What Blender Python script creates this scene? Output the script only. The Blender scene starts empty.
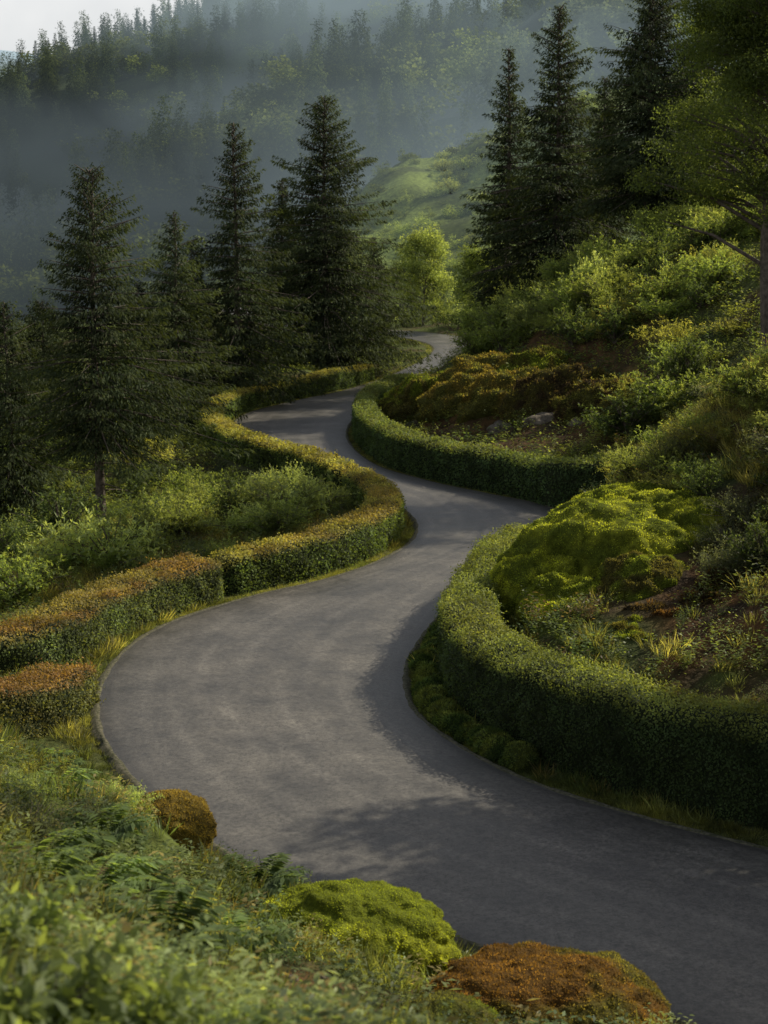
import bpy, bmesh, math, random
import numpy as np
from mathutils import noise as mn, Vector
rng = np.random.default_rng(11)
random.seed(5)
C = bpy.context.scene.collection
F = 1422.2; HC = 8.6; PT = math.atan((512-280)/F)
cp, sp = math.cos(PT), math.sin(PT)

# ------------------------------------------------------------ camera helpers
def ray(u, v):
    a = (u-384)/F; b = (512-v)/F
    return np.array([a, cp+b*sp, -sp+b*cp])
def at(u, v, Y):
    d = ray(u, v); t = Y/d[1]
    return np.array([d[0]*t, Y, HC+d[2]*t])
def gp(u, v, z=0.0):
    d = ray(u, v); t = (z-HC)/d[2]
    return np.array([d[0]*t, d[1]*t])
def xu(u, Y): return at(u, 400, Y)[0]

# ------------------------------------------------------------ noise
_tab = rng.random((4, 256, 256))
def vn(x, y, k=0):
    x = np.asarray(x, float); y = np.asarray(y, float)
    xi = np.floor(x).astype(int); yi = np.floor(y).astype(int)
    fx = x-xi; fy = y-yi
    fx = fx*fx*(3-2*fx); fy = fy*fy*(3-2*fy)
    t = _tab[k]; a = xi & 255; b = yi & 255; a1 = (xi+1) & 255; b1 = (yi+1) & 255
    return (t[a,b]*(1-fx)+t[a1,b]*fx)*(1-fy)+(t[a,b1]*(1-fx)+t[a1,b1]*fx)*fy
def fbm(x, y, k=0, o=4):
    s = 0; a = .5; n = 0
    for i in range(o):
        s = s+a*vn(x*2**i+17*i, y*2**i+31*i, k); n += a; a *= .5
    return s/n
def sstep(a, b, x):
    t = np.clip((x-a)/(b-a), 0, 1); return t*t*(3-2*t)

# ------------------------------------------------------------ materials
def N(nt, t, **kw):
    n = nt.nodes.new(t)
    for k, v in kw.items(): setattr(n, k, v)
    return n
def painted_haze(nt, sh):  # mist painted on: glow mixed into the surface by world position, no fog volume
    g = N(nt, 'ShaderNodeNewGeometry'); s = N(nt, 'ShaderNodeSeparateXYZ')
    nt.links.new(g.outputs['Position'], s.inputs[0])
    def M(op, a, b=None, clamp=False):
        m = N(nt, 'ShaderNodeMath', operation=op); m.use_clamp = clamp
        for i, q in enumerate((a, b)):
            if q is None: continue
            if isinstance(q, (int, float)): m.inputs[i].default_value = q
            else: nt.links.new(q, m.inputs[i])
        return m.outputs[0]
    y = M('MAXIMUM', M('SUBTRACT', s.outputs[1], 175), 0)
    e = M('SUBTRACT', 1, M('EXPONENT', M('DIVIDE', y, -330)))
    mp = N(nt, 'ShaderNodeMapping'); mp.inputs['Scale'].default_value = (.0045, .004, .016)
    mp.inputs['Rotation'].default_value = (0, math.radians(38), 0)  # tilted noise bands paint light shafts into the mist
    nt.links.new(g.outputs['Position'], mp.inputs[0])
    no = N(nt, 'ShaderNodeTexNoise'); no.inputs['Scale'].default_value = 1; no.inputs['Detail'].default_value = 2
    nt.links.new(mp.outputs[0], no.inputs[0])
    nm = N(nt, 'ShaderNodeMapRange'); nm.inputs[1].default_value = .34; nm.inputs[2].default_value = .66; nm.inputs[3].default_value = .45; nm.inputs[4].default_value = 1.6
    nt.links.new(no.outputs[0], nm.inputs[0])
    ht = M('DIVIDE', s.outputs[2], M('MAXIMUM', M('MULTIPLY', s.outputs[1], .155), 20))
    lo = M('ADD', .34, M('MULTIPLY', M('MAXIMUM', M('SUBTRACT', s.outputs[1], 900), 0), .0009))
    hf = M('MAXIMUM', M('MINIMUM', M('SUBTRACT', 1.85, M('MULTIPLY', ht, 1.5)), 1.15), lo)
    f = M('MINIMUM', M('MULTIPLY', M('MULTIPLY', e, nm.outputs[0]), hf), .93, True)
    br = M('ADD', M('MULTIPLY', M('ADD', M('MULTIPLY', s.outputs[0], 1.0), s.outputs[2]), .0105), .5)  # painted glow brightens towards the sun side and with height
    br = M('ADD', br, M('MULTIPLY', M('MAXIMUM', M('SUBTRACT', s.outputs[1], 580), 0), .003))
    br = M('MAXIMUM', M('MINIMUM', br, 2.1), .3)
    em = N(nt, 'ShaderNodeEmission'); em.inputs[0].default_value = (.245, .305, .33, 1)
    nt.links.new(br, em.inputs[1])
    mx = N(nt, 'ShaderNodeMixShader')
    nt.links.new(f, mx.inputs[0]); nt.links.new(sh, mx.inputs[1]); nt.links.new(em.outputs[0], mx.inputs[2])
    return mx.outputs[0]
def newmat(name):
    m = bpy.data.materials.new(name); m.use_nodes = True; m.node_tree.nodes.clear(); return m, m.node_tree
def leafmat(name, trans=.35, rough=.6, spec=.15, ns=.5, gain=1.5, hz=True):
    m, nt = newmat(name)
    a = N(nt, 'ShaderNodeAttribute'); a.attribute_name = 'Col'
    g = N(nt, 'ShaderNodeNewGeometry')
    no = N(nt, 'ShaderNodeTexNoise'); no.inputs['Scale'].default_value = ns; no.inputs['Detail'].default_value = 2
    nt.links.new(g.outputs['Position'], no.inputs[0])
    mr = N(nt, 'ShaderNodeMapRange'); mr.inputs[1].default_value = .3; mr.inputs[2].default_value = .7
    mr.inputs[3].default_value = .5*gain; mr.inputs[4].default_value = 1.45*gain
    nt.links.new(no.outputs[0], mr.inputs[0])
    vm = N(nt, 'ShaderNodeVectorMath', operation='SCALE')
    nt.links.new(a.outputs['Color'], vm.inputs[0]); nt.links.new(mr.outputs[0], vm.inputs['Scale'])
    p = N(nt, 'ShaderNodeBsdfPrincipled'); p.inputs['Roughness'].default_value = rough
    p.inputs['Specular IOR Level'].default_value = spec
    nt.links.new(vm.outputs[0], p.inputs['Base Color'])
    t = N(nt, 'ShaderNodeBsdfTranslucent')
    v2 = N(nt, 'ShaderNodeVectorMath', operation='MULTIPLY'); v2.inputs[1].default_value = (2.3, 2.15, .85)
    nt.links.new(vm.outputs[0], v2.inputs[0]); nt.links.new(v2.outputs[0], t.inputs[0])
    mx = N(nt, 'ShaderNodeMixShader'); mx.inputs[0].default_value = trans
    nt.links.new(p.outputs[0], mx.inputs[1]); nt.links.new(t.outputs[0], mx.inputs[2])
    o = N(nt, 'ShaderNodeOutputMaterial'); nt.links.new(painted_haze(nt, mx.outputs[0]) if hz else mx.outputs[0], o.inputs[0])
    return m
def solidmat(name, col, col2, scale=4, rough=.85, bump=.4, bs=12, useattr=False, spec=.2, dist=.05, hz=False):
    m, nt = newmat(name)
    g = N(nt, 'ShaderNodeNewGeometry')
    no = N(nt, 'ShaderNodeTexNoise'); no.inputs['Scale'].default_value = scale; no.inputs['Detail'].default_value = 8
    no.inputs['Roughness'].default_value = .65
    nt.links.new(g.outputs['Position'], no.inputs[0])
    cr = N(nt, 'ShaderNodeValToRGB'); cr.color_ramp.elements[0].position = .35; cr.color_ramp.elements[1].position = .65
    cr.color_ramp.elements[0].color = (*col, 1); cr.color_ramp.elements[1].color = (*col2, 1)
    nt.links.new(no.outputs[0], cr.inputs[0]); out = cr.outputs[0]
    if useattr:
        a = N(nt, 'ShaderNodeAttribute'); a.attribute_name = 'Col'
        vm = N(nt, 'ShaderNodeVectorMath', operation='MULTIPLY')
        nt.links.new(a.outputs['Color'], vm.inputs[0]); nt.links.new(cr.outputs[0], vm.inputs[1]); out = vm.outputs[0]
    p = N(nt, 'ShaderNodeBsdfPrincipled'); p.inputs['Roughness'].default_value = rough
    p.inputs['Specular IOR Level'].default_value = spec
    nt.links.new(out, p.inputs['Base Color'])
    n2 = N(nt, 'ShaderNodeTexNoise'); n2.inputs['Scale'].default_value = bs; n2.inputs['Detail'].default_value = 6
    nt.links.new(g.outputs['Position'], n2.inputs[0])
    b = N(nt, 'ShaderNodeBump'); b.inputs['Strength'].default_value = bump; b.inputs['Distance'].default_value = dist
    nt.links.new(n2.outputs[0], b.inputs['Height']); nt.links.new(b.outputs[0], p.inputs['Normal'])
    o = N(nt, 'ShaderNodeOutputMaterial'); nt.links.new(painted_haze(nt, p.outputs[0]) if hz else p.outputs[0], o.inputs[0])
    return m
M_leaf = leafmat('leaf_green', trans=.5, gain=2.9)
M_near = leafmat('leaf_green_near', trans=.5, gain=2.7, hz=False, spec=.25, rough=.5)
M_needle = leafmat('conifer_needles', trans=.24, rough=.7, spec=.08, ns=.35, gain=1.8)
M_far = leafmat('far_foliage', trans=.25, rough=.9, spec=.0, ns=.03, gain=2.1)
M_hedge = leafmat('hedge_leaves', trans=.36, rough=.6, spec=.12, ns=1.2, gain=2.6, hz=False)
M_moss = leafmat('moss_fuzz', trans=.42, rough=.9, spec=.03, ns=3, gain=3.0, hz=False)
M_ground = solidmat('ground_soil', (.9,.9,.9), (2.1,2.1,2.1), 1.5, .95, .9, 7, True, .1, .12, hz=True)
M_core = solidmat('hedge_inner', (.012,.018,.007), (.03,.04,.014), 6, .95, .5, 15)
M_bark = solidmat('bark', (.06,.048,.038), (.17,.14,.115), 5, .9, .8, 25)
M_mossb = solidmat('moss_body', (.9,.9,.9), (2.2,2.2,1.8), 9, .95, 1.0, 40, True, .05, .03)
M_rock = solidmat('rock', (.06,.05,.038), (.2,.17,.13), 3, .9, .8, 9, False, .15, .08)
M_gravel = solidmat('gravel', (.04,.045,.022), (.16,.145,.1), 14, .95, .8, 60, False, .1, .02)

# asphalt
M_road, nt = newmat('asphalt')
g = N(nt, 'ShaderNodeNewGeometry')
n1 = N(nt, 'ShaderNodeTexNoise'); n1.inputs['Scale'].default_value = .5; n1.inputs['Detail'].default_value = 10; n1.inputs['Roughness'].default_value = .72
n2 = N(nt, 'ShaderNodeTexNoise'); n2.inputs['Scale'].default_value = 11; n2.inputs['Detail'].default_value = 8; n2.inputs['Roughness'].default_value = .95
for q in (n1, n2): nt.links.new(g.outputs['Position'], q.inputs[0])
a = N(nt, 'ShaderNodeAttribute'); a.attribute_name = 'Col'
cr = N(nt, 'ShaderNodeValToRGB'); cr.color_ramp.elements[0].position = .3; cr.color_ramp.elements[1].position = .7
cr.color_ramp.elements[0].color = (.045,.042,.037,1); cr.color_ramp.elements[1].color = (.125,.114,.095,1)
nt.links.new(n1.outputs[0], cr.inputs[0])
cr2 = N(nt, 'ShaderNodeValToRGB'); cr2.color_ramp.elements[0].position = .41; cr2.color_ramp.elements[1].position = .6
cr2.color_ramp.elements[0].color = (.4,.4,.4,1); cr2.color_ramp.elements[1].color = (1.9,1.9,1.9,1)
nt.links.new(n2.outputs[0], cr2.inputs[0])
vm = N(nt, 'ShaderNodeVectorMath', operation='MULTIPLY'); nt.links.new(cr.outputs[0], vm.inputs[0]); nt.links.new(cr2.outputs[0], vm.inputs[1])
vm2 = N(nt, 'ShaderNodeVectorMath', operation='MULTIPLY'); nt.links.new(vm.outputs[0], vm2.inputs[0]); nt.links.new(a.outputs['Color'], vm2.inputs[1])
p = N(nt, 'ShaderNodeBsdfPrincipled'); p.inputs['Specular IOR Level'].default_value = .7
rr_ = N(nt, 'ShaderNodeMapRange'); rr_.inputs[1].default_value = .35; rr_.inputs[2].default_value = .65; rr_.inputs[3].default_value = .38; rr_.inputs[4].default_value = .55
nt.links.new(n1.outputs[0], rr_.inputs[0]); nt.links.new(rr_.outputs[0], p.inputs['Roughness'])
nt.links.new(vm2.outputs[0], p.inputs['Base Color'])
b = N(nt, 'ShaderNodeBump'); b.inputs['Strength'].default_value = .8; b.inputs['Distance'].default_value = .015
nt.links.new(n2.outputs[0], b.inputs['Height']); nt.links.new(b.outputs[0], p.inputs['Normal'])
o = N(nt, 'ShaderNodeOutputMaterial'); nt.links.new(p.outputs[0], o.inputs[0])

# ------------------------------------------------------------ object helpers
def mesh_np(name, V, FQ, mat, cols=None, smooth=False):
    V = np.ascontiguousarray(V, dtype=np.float32).reshape(-1, 3); FQ = np.asarray(FQ, dtype=np.int32)
    me = bpy.data.meshes.new(name); k = FQ.shape[1]; nf = FQ.shape[0]
    me.vertices.add(len(V)); me.vertices.foreach_set('co', V.ravel())
    me.loops.add(nf*k); me.loops.foreach_set('vertex_index', FQ.ravel())
    me.polygons.add(nf); me.polygons.foreach_set('loop_start', np.arange(0, nf*k, k, dtype=np.int32))
    if smooth: me.polygons.foreach_set('use_smooth', np.ones(nf, dtype=bool))
    me.update(calc_edges=True); me.materials.append(mat)
    if cols is not None:
        at_ = me.attributes.new('Col', 'FLOAT_COLOR', 'POINT')
        c4 = np.ones((len(V), 4), dtype=np.float32); c4[:, :3] = cols; at_.data.foreach_set('color', c4.ravel())
    return me
def link(name, me, parent=None):
    ob = bpy.data.objects.new(name, me); C.objects.link(ob)
    if parent: ob.parent = parent
    return ob
def leafme(name, Q, cols, mat):
    n = len(Q); return mesh_np(name, Q.reshape(-1, 3), np.arange(n*4).reshape(n, 4), mat, np.repeat(cols, 4, axis=0))
def tag(o_, label=None, cat=None, group=None, kind=None):
    if label: o_['label'] = label
    if cat: o_['category'] = cat
    if group: o_['group'] = group
    if kind: o_['kind'] = kind
    return o_
def root(name, label, cat, loc, rz=0, group=None, s=1.0):
    o_ = bpy.data.objects.new(name, None); C.objects.link(o_); o_.location = [float(q) for q in loc]
    o_.rotation_euler = (0, 0, rz); o_.scale = (s, s, s); o_.empty_display_size = .3
    return tag(o_, label, cat, group)
def dup(r, loc, rz, s, label=None, group=None):
    q = r.copy(); C.objects.link(q); q.location = [float(t) for t in loc]; q.rotation_euler = (0, 0, rz)
    q.scale = (s, s, s) if np.isscalar(s) else s
    if label: q['label'] = label
    if group: q['group'] = group
    for ch in list(r.children):
        c = ch.copy(); C.objects.link(c); c.parent = q
    return q
def unit(v): return v/np.maximum(np.linalg.norm(v, axis=-1, keepdims=True), 1e-6)
def rdir(n): return unit(rng.normal(size=(n, 3)))
def quads(c, d, n, L, W, bend=.12):
    d = unit(d); s = unit(np.cross(d, n)); nn = np.cross(s, d)
    L = np.broadcast_to(np.asarray(L, float).reshape(-1, 1), (len(c), 1)); W = np.broadcast_to(np.asarray(W, float).reshape(-1, 1), (len(c), 1))
    return np.stack([c, c+d*L*.45+s*W/2, c+d*L-nn*L*bend, c+d*L*.45-s*W/2], axis=1)
def tubes(segs, sides=5):
    Vs = []; Fs = []; base = 0
    for pts, rad in segs:
        pts = np.asarray(pts, float); n = len(pts)
        for i in range(n):
            d = pts[min(i+1, n-1)]-pts[max(i-1, 0)]; d = d/max(np.linalg.norm(d), 1e-6)
            a1 = np.cross(d, [0.31, .95, .1]); a1 /= np.linalg.norm(a1); a2 = np.cross(d, a1)
            for k in range(sides):
                t = 2*math.pi*k/sides; Vs.append(pts[i]+rad[i]*(math.cos(t)*a1+math.sin(t)*a2))
        for i in range(n-1):
            for k in range(sides):
                a_ = base+i*sides+k; b_ = base+i*sides+(k+1) % sides
                Fs.append((a_, b_, b_+sides, a_+sides))
        base += n*sides
    return np.array(Vs), np.array(Fs)

# ------------------------------------------------------------ road
PAIRS = [((900,1100),(1000,905)),((680,1020),(768,850)),((450,935),(640,817)),((330,893),(530,782)),((215,845),(460,747)),
 ((130,775),(415,712)),((98,715),(404,681)),((115,662),(411,653)),((165,625),(433,622)),((250,597),(460,592)),((330,578),(492,567)),
 ((385,558),(527,551)),((415,537),(554,535)),((413,517),(562,518)),((385,498),(543,505)),((335,478),(490,494)),((283,463),(425,480)),
 ((247,448),(372,463)),((233,432),(347,439)),((244,415),(352,420)),((290,402),(374,404)),((345,391),(407,392))]
L = [gp(*a_) for a_, b_ in PAIRS]; R = [gp(*b_) for a_, b_ in PAIRS]
Lp = [np.array([14., 7.]), np.array([25., 2.])]; Rp = [np.array([17., 12.5]), np.array([28., 8.])]
L = [Lp[1], Lp[0]]+L; R = [Rp[1], Rp[0]]+R
cent = [(xu(425,121),121),(xu(455,131),131),(xu(464,141),141),(xu(445,149),149),(xu(405,155),155),(xu(350,159),159),(xu(290,168),168),(xu(240,190),190)]
allc = [(L[-1]+R[-1])/2]+[np.array(c) for c in cent]
for i in range(1, len(allc)):
    a_ = allc[i-1]; b_ = allc[min(i+1, len(allc)-1)]; d = (b_-a_)/np.linalg.norm(b_-a_); nrm = np.array([d[1], -d[0]])
    L.append(allc[i]-nrm*3.0); R.append(allc[i]+nrm*3.0)
def cr_spline(P, k=12):
    P = np.array(P); out = []
    Q = np.vstack([2*P[0]-P[1], P, 2*P[-1]-P[-2]])
    for i in range(1, len(Q)-2):
        for j in range(k):
            t = j/k; p0, p1, p2, p3 = Q[i-1], Q[i], Q[i+1], Q[i+2]
            out.append(.5*((2*p1)+(-p0+p2)*t+(2*p0-5*p1+4*p2-p3)*t*t+(-p0+3*p1-3*p2+p3)*t**3))
    out.append(P[-1]); return np.array(out)
Ls = cr_spline(L); Rs = cr_spline(R); NS = len(Ls)
def zr(Y): return np.maximum(0, np.asarray(Y, float)-108)*.06*sstep(100, 135, np.asarray(Y, float))
Cc = (Ls+Rs)/2; HW = np.linalg.norm(Ls-Rs, axis=1)/2
def dist_road(x, y):
    x = np.asarray(x, float).ravel(); y = np.asarray(y, float).ravel(); out = np.empty(len(x)); side = np.empty(len(x))
    for s in range(0, len(x), 20000):
        P = np.stack([x[s:s+20000], y[s:s+20000]], 1)
        dl = np.hypot(P[:,None,0]-Ls[None,:,0], P[:,None,1]-Ls[None,:,1]); dr = np.hypot(P[:,None,0]-Rs[None,:,0], P[:,None,1]-Rs[None,:,1])
        dc = np.hypot(P[:,None,0]-Cc[None,:,0], P[:,None,1]-Cc[None,:,1])
        i = np.argmin(dc-HW[None], axis=1)
        ml = dl.min(1); mr_ = dr.min(1); inside = (dc[np.arange(len(P)), i] < HW[i]*.98)
        out[s:s+20000] = np.where(inside, -np.minimum(ml, mr_), np.minimum(ml, mr_)); side[s:s+20000] = np.where(ml < mr_, -1, 1)
    return out, side

# ------------------------------------------------------------ terrain
cps = []
for (u, v, Y) in [
 (700,650,27.6),(768,640,27.2),(700,600,29.2),(768,560,30.6),(640,540,33.5),(545,600,33.2),(580,560,35.8),(600,505,39),(700,428,38.8),(768,362,39.8),
 (768,475,34),(850,290,42),(1000,250,42),(1100,420,29),(900,560,27),(1000,650,24),(545,560,41),(565,537,43.5),(620,592,30.6),(640,650,28),(510,615,33),
 (850,470,31.5),(540,650,29.5),
 (420,408,84),(440,368,92),(500,326,92),(580,282,92),(660,238,92),(768,205,91),(900,170,91),(480,425,72),(500,388,75),(560,425,66),(600,365,74),
 (680,315,74),(768,280,72),(640,425,62),(700,392,62),(768,360,61),(600,468,58),(900,280,65),(540,332,85),(1050,170,75),(440,410,79),(395,416,84),
 (520,300,128),(600,280,135),(700,260,140),(900,240,150),(480,325,160),(560,300,185),(430,330,178),
 (100,533,60),(0,560,50),(0,605,42),(60,622,40),(-60,570,60),(100,450,85),(0,450,85),(180,425,90),(0,385,120),(150,382,115),(230,388,105),(330,370,112),
 (300,362,130),(200,352,150),(0,352,160),(200,510,56),(300,530,50),(250,485,65),(150,560,47),(-200,600,60),(-300,420,110),(-200,700,30),(330,345,190),(150,340,210),(0,335,230),(380,335,215),
 (0,1024,5),(0,900,9),(0,800,14),(0,722,21),(60,745,21.5),(100,800,18.5),(100,900,12),(200,900,13),(200,1000,8),(350,965,12),(350,1024,9.5),(480,1000,12.5),
 (570,1024,11.5),(700,1080,11.5),(-200,900,9),(-200,760,18),(250,905,15),(800,1140,9.5),(160,855,18)]:
    cps.append(at(u, v, Y))
for t in [(0,0,6.9),(-8,0,7.2),(8,0,4.5),(0,-8,7.5),(-14,12,5.2),(xu(700,49),49,2.6),(xu(640,51),51,1.0),(xu(800,50),50,5),(xu(560,50),50,.2),(-25,5,7),(16,2,1.0),(xu(530,115),115,6),(xu(640,115),115,9),(xu(800,118),118,12),
          (xu(490,108),108,3.8),(40,30,9),(40,50,12),(-60,100,-6),(-60,150,-3),(60,100,16),(60,150,18)]:
    cps.append(np.array(t, float))
for i in range(0, NS, 9):
    for E, O in ((Ls, Rs), (Rs, Ls)):
        d = E[i]-O[i]; d = d/np.linalg.norm(d); q = E[i]+d*.4
        cps.append(np.array([q[0], q[1], float(zr(q[1]))]))
cps = np.array(cps)
D = np.hypot(cps[:,None,0]-cps[None,:,0], cps[:,None,1]-cps[None,:,1])
KC = 1.5
A = np.sqrt(D**2+KC**2); A -= np.eye(len(A))*.25
zm = cps[:,2].mean(); W_ = np.linalg.solve(A, cps[:,2]-zm)
def rbf(x, y):
    out = np.empty(len(x))
    for s in range(0, len(x), 20000):
        d2 = (x[s:s+20000,None]-cps[None,:,0])**2+(y[s:s+20000,None]-cps[None,:,1])**2
        out[s:s+20000] = np.sqrt(d2+KC**2)@W_
    return out+zm
xs = np.concatenate([-np.geomspace(1400,95,14), np.arange(-90,-30,1.5), np.arange(-30,30,.3), np.arange(30,90,1.5), np.geomspace(95,1400,14)])
ys = np.concatenate([[-60,-30,-15], np.arange(-8,30,.2), np.arange(30,70,.35), np.arange(70,170,.75), np.arange(170,260,2.5), np.geomspace(262,1900,24)])
GX, GY = np.meshgrid(xs, ys); gx = GX.ravel(); gy = GY.ravel()
DR, SIDE = dist_road(gx, gy)
B = rbf(np.clip(gx,-110,110), np.clip(gy,-15,270))
far = np.maximum(sstep(215, 265, gy), np.maximum(sstep(60, 105, np.abs(gx)), sstep(8, 30, -gy)))
B = B*(1-far)+far*np.where(gx > 0, 10, -9)
bump = (fbm(gx/3.1, gy/3.1, 0)-.5)*1.0+(fbm(gx/.9, gy/.9, 1)-.5)*.35
w = sstep(.35, 3.2, DR)
Zg = zr(gy)-.07+(B+bump*np.clip(gy/12,.3,1)-zr(gy)+.07)*w
Zg = np.where(DR < .3, zr(gy)-.08, Zg)
Z2 = Zg.reshape(GX.shape)
def Zs(x, y):
    x = np.atleast_1d(np.asarray(x, float)); y = np.atleast_1d(np.asarray(y, float))
    i = np.clip(np.searchsorted(xs, x)-1, 0, len(xs)-2); j = np.clip(np.searchsorted(ys, y)-1, 0, len(ys)-2)
    fx = np.clip((x-xs[i])/(xs[i+1]-xs[i]),0,1); fy = np.clip((y-ys[j])/(ys[j+1]-ys[j]),0,1)
    return (Z2[j,i]*(1-fx)+Z2[j,i+1]*fx)*(1-fy)+(Z2[j+1,i]*(1-fx)+Z2[j+1,i+1]*fx)*fy
def lerp(a, b, t): t = np.asarray(t)[:,None]; return np.asarray(a)*(1-t)+np.asarray(b)*t
n1_ = fbm(gx/4, gy/4, 2); n2_ = fbm(gx/1.3, gy/1.3, 3); n3_ = fbm(gx/.35, gy/.35, 1)
col = lerp((.028,.035,.012), (.05,.062,.014), sstep(.35,.65,n1_))
soil = sstep(.5,.62,n2_)*.8
col = col*(1-soil[:,None])+np.array((.045,.03,.016))*soil[:,None]
ub = 384+F*gx/np.maximum(gy, 1)
rb = sstep(26.0,26.8,gy)*(1-sstep(31,32.5,gy))*sstep(640,690,ub)*(SIDE > 0)*sstep(2,3,DR)
rb2 = sstep(60,64,gy)*(1-sstep(84,88,gy))*sstep(395,430,ub)*(1-sstep(600,720,ub))*(SIDE > 0)*sstep(2,3.5,DR)*.9
rb3 = np.exp(-((gx-xu(310,11))**2+(gy-11)**2)/1.2)
soilc = lerp((.022,.015,.009), (.075,.04,.017), sstep(.35,.65,n3_))
for rr in (rb, rb2, rb3):
    rr = rr*sstep(.2,.45,n2_+.12); col = col*(1-rr[:,None])+soilc*rr[:,None]
vg = (1-sstep(.7,1.3,DR))*.8
col = col*(1-vg[:,None])+np.array((.05,.055,.018))*vg[:,None]
nx, ny = len(xs), len(ys)
idx = np.arange(nx*ny).reshape(ny, nx)
FQ = np.stack([idx[:-1,:-1].ravel(), idx[:-1,1:].ravel(), idx[1:,1:].ravel(), idx[1:,:-1].ravel()], 1)
gr = link('ground', mesh_np('ground', np.stack([gx, gy, Zg], 1), FQ, M_ground, col, True)); tag(gr, kind='structure')

# road mesh
K = 41; V = []; CO = []
for i in range(NS):
    for k in range(K):
        t = k/(K-1); q = Ls[i]*(1-t)+Rs[i]*t
        V.append((q[0], q[1], float(zr(q[1]))+.05*(1-(2*t-1)**2)+.004))
        tr = sum(math.exp(-((t-m_-.03*math.sin(i*.06+m_*9))/.022)**2)*(.6+.4*math.sin(i*.17+m_*30)) for m_ in (.12,.2,.29,.38,.47,.6,.68,.78,.87)); ed = 1 if min(t,1-t) < .04 else 0
        c = .85+.38*tr-.3*ed; CO.append((c,c*.99,c*.97))
idx = np.arange(NS*K).reshape(NS, K)
FQ = np.stack([idx[:-1,:-1].ravel(), idx[:-1,1:].ravel(), idx[1:,1:].ravel(), idx[1:,:-1].ravel()], 1)
tag(link('road', mesh_np('road', np.array(V), FQ, M_road, np.array(CO), True)), kind='structure')
for E, O in ((Ls, Rs), (Rs, Ls)):
    V = []
    for i in range(NS):
        d = (E[i]-O[i])/np.linalg.norm(E[i]-O[i]); z = float(zr(E[i][1])); j = .04*math.sin(i*1.7)+.03*math.sin(i*.61)
        for off, dz in ((-.06-j*.7,-.01),(0,.02),(.07+j*.4,.02),(.3+j,-.2)):
            q = E[i]+d*off; V.append((q[0], q[1], z+dz))
    idx = np.arange(NS*4).reshape(NS, 4)
    FQ = np.stack([idx[:-1,:-1].ravel(), idx[:-1,1:].ravel(), idx[1:,1:].ravel(), idx[1:,:-1].ravel()], 1)
    tag(link('road_edge', mesh_np('road_edge', np.array(V), FQ, M_gravel)), kind='structure')

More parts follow.
